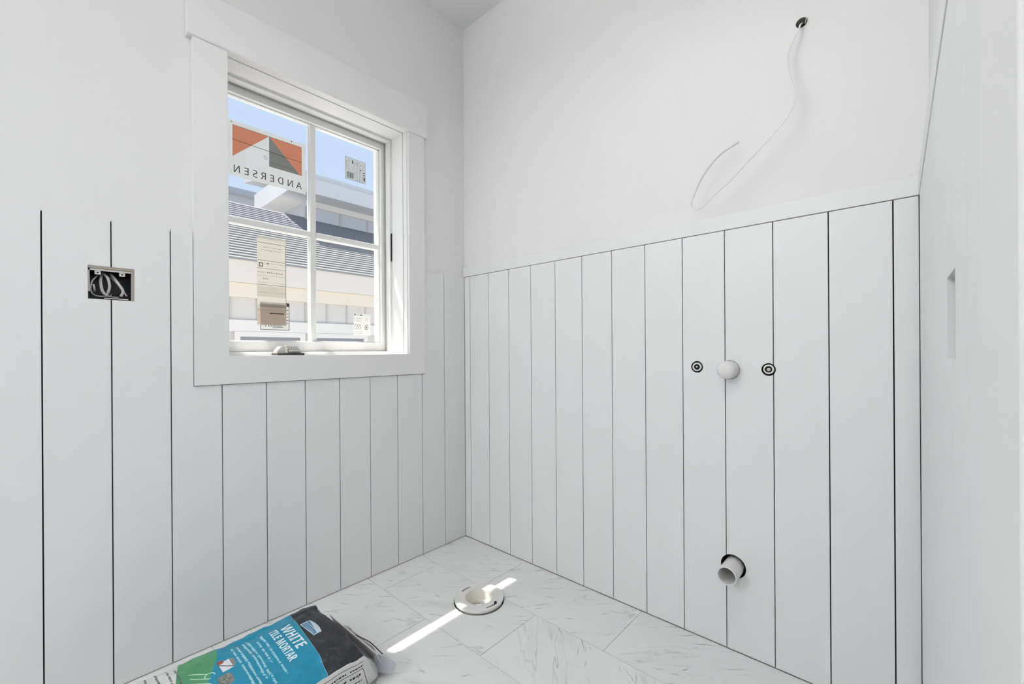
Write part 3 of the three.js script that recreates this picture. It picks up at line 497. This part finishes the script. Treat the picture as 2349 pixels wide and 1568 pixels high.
sticker('window_sticker', 'small white label with round seal in the lower right pane', 0.388, 0.468, 0.972, 1.066, 3200, (c, w, h) => {
  c.fillStyle = '#ecece8'; c.fillRect(0, 0, w, h); c.fillStyle = '#161616'; c.fillRect(8, 4, 20, 16); c.fillRect(w * 0.4, 6, 26, 16); c.strokeStyle = '#333'; c.lineWidth = 2; c.strokeRect(26, 8, w * 0.34, 12);
  c.strokeStyle = '#8b8d8c'; c.lineWidth = 3; for (const y of [0.2, 0.32]) { c.beginPath(); c.moveTo(w * 0.12, h * y); c.lineTo(w * 0.45, h * y); c.stroke(); } c.strokeRect(w * 0.72, h * 0.18, 22, 34); c.beginPath(); c.moveTo(w * 0.5, 16); c.lineTo(w * 0.93, 16); c.lineTo(w * 0.93, 40); c.stroke();
  c.strokeStyle = '#3c3c3b'; c.lineWidth = 4; c.strokeRect(w * 0.08, h * 0.50, w * 0.32, h * 0.2); c.beginPath(); c.moveTo(w * 0.14, h * 0.66); c.lineTo(w * 0.2, h * 0.54); c.lineTo(w * 0.26, h * 0.66); c.lineTo(w * 0.34, h * 0.55); c.stroke();
  c.lineWidth = 6; c.beginPath(); c.ellipse(w * 0.75, h * 0.62, 24, 30, 0, 0, 7); c.stroke(); c.fillStyle = '#111'; c.beginPath(); c.ellipse(w * 0.75, h * 0.62, 8, 11, 0, 0, 7); c.fill();
  c.strokeStyle = '#9a9c9a'; c.lineWidth = 3; for (const y of [0.82, 0.90]) { c.beginPath(); c.moveTo(w * 0.1, h * y); c.lineTo(w * 0.5, h * y); c.stroke(); }
}, { through: 0.12 });

// ------------------------------------------------------------------ outside: ground, the eave over the window, the neighbouring house
struct('ground', bx(-30, -0.23, -0.7, -0.5, -30, 20), M.concrete);
struct('ground_east', bx(4.4, 20, -0.7, -0.5, -20, 20), M.concrete);
{
  const EX = -0.200 - 0.60, EY = 1.478 + 2.309 * 0.60;                // the edge that lets only a narrow strip of sun past the window
  const o = structGroup('roof_overhang');
  mesh('soffit', bx(EX + 0.02, -0.23, EY + 0.006, EY + 0.02, -1.5, 4), M.trim, o);
  mesh('fascia', bx(EX, EX + 0.02, EY, EY + 0.22, -1.5, 4), M.trim, o);
  const sh = new THREE.Shape([[EX - 0.02, EY + 0.20], [0.2, EY + 0.62], [0.2, EY + 0.65], [EX - 0.02, EY + 0.23]].map(([x, y]) => new THREE.Vector2(x, y)));
  const g = new THREE.ExtrudeGeometry(sh, { depth: 5.5, bevelEnabled: false }); g.translate(0, 0, -1.5); mesh('roof_deck', g, std(new THREE.Color(0.2, 0.2, 0.21), 0.9), o);
  struct('wall_outside', [bx(-0.3, -0.23, -0.5, EY, -1.5, WIN.z0 - 0.015), bx(-0.3, -0.23, -0.5, EY, WIN.z1 + 0.015, 4), bx(-0.3, -0.23, -0.5, WIN.y0 - 0.015, WIN.z0 - 0.015, WIN.z1 + 0.015), bx(-0.3, -0.23, WIN.y1 + 0.015, EY, WIN.z0 - 0.015, WIN.z1 + 0.015)], M.trim);
}
{
  const o = thing('neighbour_house', 'white house with grey shingle roof seen through the window', 'house', [-5, -0.5, -2]);
  const Q = (x0, x1, y0, y1, z0, z1) => bx(x0 + 5, x1 + 5, y0 + 0.5, y1 + 0.5, z0 + 2, z1 + 2), Z0 = -12, Z1 = 8;
  const cream = std(new THREE.Color(0.68, 0.63, 0.57), 0.7), cream2 = std(new THREE.Color(0.72, 0.64, 0.54), 0.7), siding = std(new THREE.Color(0.60, 0.57, 0.54), 0.7), white = std(new THREE.Color(0.72, 0.69, 0.65), 0.6), grey = std(new THREE.Color(0.48, 0.46, 0.44), 0.7);
  mesh('wall', Q(-8.5, -5.10, -0.5, 1.9, Z0, Z1), siding, o);
  for (let z = Z0 + 0.195; z < Z1; z += 0.328) if (z > -6 && z < 3) mesh('batten', Q(-5.10, -5.085, 1.345, 1.66, z - 0.012, z + 0.012), grey, o);
  mesh('fascia', Q(-5.10, -5.00, 1.848, 2.165, Z0, Z1), cream, o);
  mesh('frieze_board', Q(-5.10, -5.045, 1.652, 1.846, Z0, Z1), cream2, o);
  mesh('belt_board', Q(-5.10, -5.06, 1.185, 1.345, Z0, Z1), white, o);
  for (const [a, b] of [[-0.43, -1.215], [-1.43, -2.24], [-3.2, -4.0], [1.3, 0.5]]) {
    const w = mesh('window', [Q(-5.10, -5.05, 1.115, 1.185, b - 0.07, a + 0.07), Q(-5.10, -5.05, -0.1, 1.115, a, a + 0.07), Q(-5.10, -5.05, -0.1, 1.115, b - 0.07, b), Q(-5.10, -5.04, -0.18, -0.1, b - 0.1, a + 0.1)], white, o);
    mesh('window_pane', Q(-5.098, -5.085, -0.1, 1.115, b, a), std(new THREE.Color(0.25, 0.26, 0.29), 0.12), w);
  }
  // shingle roof: overlapping courses climbing away from the eave
  const P = 0.70, shingle = std(new THREE.Color(0.28, 0.275, 0.27), 0.95), course = (x, z0, z1) => { const dx = 0.075, y = 2.165 + P * (-5.0 - x); const s = new THREE.Shape([[x + 0.014, y - 0.016], [x + 0.014, y + 0.014], [x - dx - 0.01, y + P * dx + 0.006], [x - dx - 0.01, y + P * dx - 0.02]].map(([a, b]) => new THREE.Vector2(a + 5, b + 0.5))); const g = new THREE.ExtrudeGeometry(s, { depth: z1 - z0, bevelEnabled: false }); g.translate(0, 0, z0 + 2); return g; };
  const low = [], high = [];
  for (let k = 0; k < 25; k++) { const x = -5.0 - k * 0.075; if (k < 15) low.push(course(x, Z0, Z1)); else high.push(course(x, -1.55 + (k - 25) * 0.06 * -0.4 - (25 - k) * 0.055, Z1)); }
  mesh('shingle_courses', low, shingle, o).userData.kind = 'stuff';
  mesh('upper_shingle_courses', high, std(new THREE.Color(0.27, 0.265, 0.285), 0.95), o).userData.kind = 'stuff';
  const shadedRoof = std(new THREE.Color(0.17, 0.185, 0.205), 0.6);  // darker colour stands in for the shade on this strip of roof
  { const s = new THREE.Shape([[-6.12, 2.93], [-6.95, 3.51], [-6.95, 3.40], [-6.12, 2.80]].map(([a, b]) => new THREE.Vector2(a + 5, b + 0.5))), g = new THREE.ExtrudeGeometry(s, { depth: 10.5, bevelEnabled: false }); g.translate(0, 0, Z0 + 2); mesh('lower_roof', g, shadedRoof, o); }
  // upper storey on the right
  const pale = std(new THREE.Color(0.52, 0.54, 0.57), 0.7);
  mesh('upper_wall', Q(-8.4, -6.9, 3.2, 3.95, Z0, -2.05), pale, o);
  for (const z of [-2.08, -2.75, -3.35]) mesh('batten', Q(-6.9, -6.885, 3.45, 3.76, z - 0.02, z + 0.02), grey, o);
  mesh('upper_frieze', Q(-6.9, -6.86, 3.72, 3.84, Z0, -2.05), white, o);
  mesh('upper_fascia', Q(-8.4, -6.42, 3.83, 4.19, Z0, -1.62), std(new THREE.Color(0.60, 0.61, 0.62), 0.6), o);
  { const s = new THREE.Shape([[-6.40, 4.19], [-9.0, 4.75], [-9.0, 4.6], [-6.40, 4.12]].map(([a, b]) => new THREE.Vector2(a + 5, b + 0.5))), g = new THREE.ExtrudeGeometry(s, { depth: 10.4, bevelEnabled: false }); g.translate(0, 0, Z0 + 2); mesh('upper_roof', g, pale, o); }
}
{
  const o = thing('far_house', 'pale house roof rising behind the shingle roof of nearer house', 'house', [-12, -0.5, 0]);
  mesh('far_wall', bx(-2, 0, 0, 5.75, -6, 12), std(new THREE.Color(0.58, 0.60, 0.64), 0.8), o);
  const s = new THREE.Shape([[0.25, 5.74], [0.25, 5.88], [-1.2, 6.05], [-2.4, 5.74]].map(([a, b]) => new THREE.Vector2(a, b))), g = new THREE.ExtrudeGeometry(s, { depth: 18.4, bevelEnabled: false }); g.translate(0, 0, -6.2);
  mesh('far_roof', g, std(new THREE.Color(0.42, 0.45, 0.50), 0.8), o);
}

renderer.render(scene, camera);
